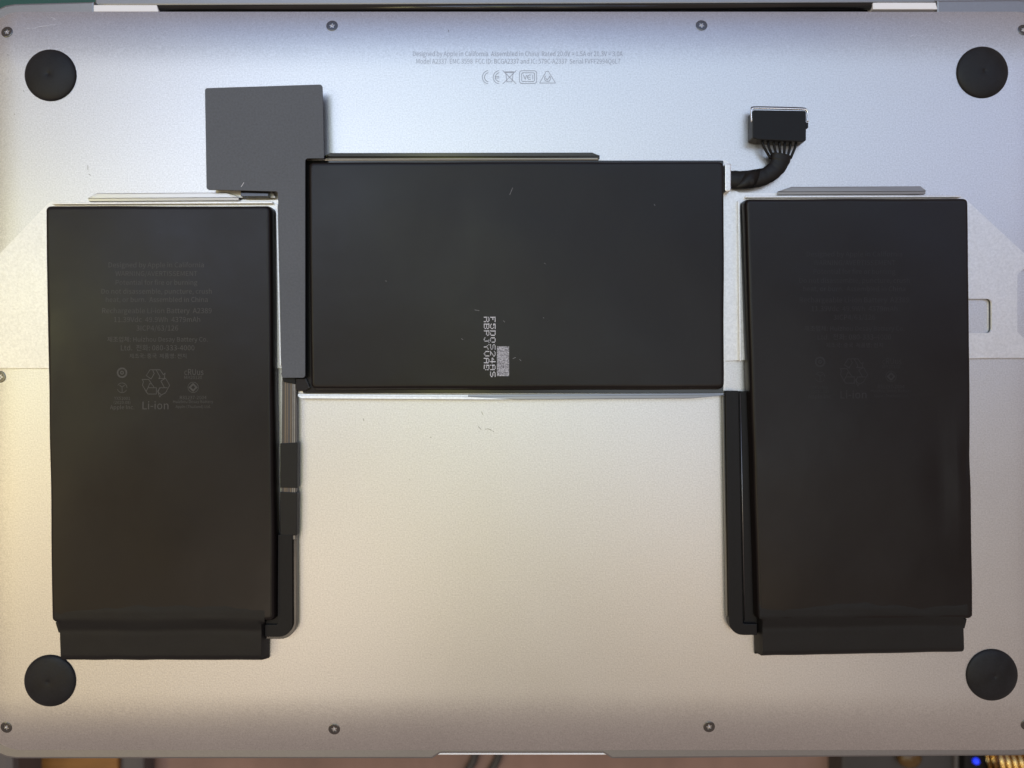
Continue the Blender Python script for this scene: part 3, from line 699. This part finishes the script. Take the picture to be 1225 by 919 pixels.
# channel beside the right cell
chan2 = plate('wire_channel', ((868, 467.5), (883.5, 467.5), (889, 746.5), (906, 746.5), (906, 760), (872.5, 760)), .5, 3.1, M['plastic'], pack, (.2, .2, .5, .2, .2, 4.4), .25, 8)
plate('channel_flange', ((865.2, 471), (867.8, 471), (871.6, 738), (869.6, 738)), .4, 2.2, M['gloss'], chan2, .1, .2, 4)
plate('channel_gap_fill', ((884.3, 468), (897, 468), (908, 746), (889.8, 746)), .5, 1.9, M['plastic'], chan2, .1, .1)  # dark plate filling the gap between channel and right cell
tube('channel_bead', [P3(885.6, 470, 1.95), P3(890.8, 742, 1.95)], .16 * MM, M['lip'], chan2, 8)

plate('tray_side_wall', ((867.3, 195.5), (874.6, 195.5), (874.6, 229), (867.3, 229)), 1.06, 4.0, M['tray'], tray, .5, .3)
for pts in (((883.0, 240), (885.4, 240), (887.2, 432), (884.8, 432)), ((329.8, 244), (332.2, 244), (336.4, 438), (334, 438)), ((62, 242.2), (326, 241.0), (326, 243.4), (62, 244.6)), ((892, 234.2), (1150, 233.6), (1150, 236.0), (892, 236.6))):
    plate('tray_rim', pts, 1.06, 2.2, M['tray'], tray, .15, .12)
# plug, its fanned wires and the taped sleeve
plug = plate('plug', ((900.5, 131.5), (964.5, 132.5), (964.5, 168), (960, 169.6), (907, 167), (900.5, 165)), .4, 4.4, M['plastic'], pack, (.6, .6, .4, .4, .3, .5), .25)
plate('latch', ((963, 146), (967, 147), (967, 153), (963, 154)), 1.2, 3.9, M['plastic'], plug, .2, .1)
bail = [P3(899.5, 146, 3.4), P3(898.8, 136, 3.4), P3(899.6, 131.3, 3.4), P3(903, 129.7, 3.4), P3(930, 130.0, 3.4), P3(960, 130.9, 3.4), P3(964.5, 132, 3.4), P3(966.3, 136, 3.4), P3(966, 146, 3.4)]
tube('bail_wire', smooth_path(bail, 6), .30 * MM, M['wire'], plug, 10)
tube('bail_gasket', [p + Vector((0, .42 * MM if 2 < i < len(bail) * 6 else 0, -.4 * MM)) for i, p in enumerate(smooth_path(bail[2:7], 6))], .30 * MM, M['plastic'], plug, 8)
for k in range(7):
    t = k / 6
    a = P3(911 + t * 42, 167.0, 2.6); b_ = P3(914 + t * 37, 176 + 1.5 * math.sin(t * 9), 2.9 + .3 * math.sin(k * 2.1)); c = P3(922 + t * 23.5, 190 - 2 * (1 - abs(2 * t - 1)), 2.4)
    a2 = P3(911 + t * 42, 164.5, 2.6)
    tube('wire', smooth_path([a2, a, b_, c], 6), .40 * MM, M['plastic'], plug, 8)
sp = [(868.5, 215.0), (873.5, 215.2), (884, 215.4), (897, 214.9), (908, 213.2), (917, 210), (924.5, 205), (929.5, 199.5), (932.3, 194), (933.6, 188.5), (934.2, 185.5)]
cl = smooth_path([P3(x, y, 2.1) for x, y in sp], 5)
rad = []
for i in range(len(cl)):
    t = i / (len(cl) - 1)
    rad.append((2.62 + .22 * math.sin(t * 9) * t + .35 * max(0, t - .75) / .25 + .04 * math.sin(i * 1.7) + .05 * math.sin(i * .9 + 1)) * MM)
sl = tube('taped_sleeve', cl, .0026, M['tape'], plug, 28, rad, .52)
# overlapping turns of tape on the sleeve
for t0, t1 in ((.12, .48),):
    i0, i1 = int(t0 * (len(cl) - 1)), int(t1 * (len(cl) - 1)); vs, fs = [], []
    m_ = 14
    for k in range(m_ + 1):
        u = k / m_; ang = math.radians(200 - 220 * u)
        for e in (0, 1):
            f = i0 + (i1 - i0) * (.55 * u + .45 * e); ii = min(int(f), len(cl) - 2); fr = f - ii
            p = cl[ii].lerp(cl[ii + 1], fr); tg = (cl[ii + 1] - cl[ii]).normalized(); sd_ = Vector((-tg.y, tg.x, 0)).normalized()
            rr = rad[ii] + .03 * MM; vs.append(p + sd_ * math.cos(ang) * rr + Vector((0, 0, 1)) * math.sin(ang) * rr * .54)
    for k in range(m_): fs.append((2 * k, 2 * k + 1, 2 * k + 3, 2 * k + 2))
    o = mesh('tape_turn', vs, fs, M['tape'], sl, True)
    sm = o.modifiers.new('thick', 'SOLIDIFY'); sm.thickness = .06 * MM
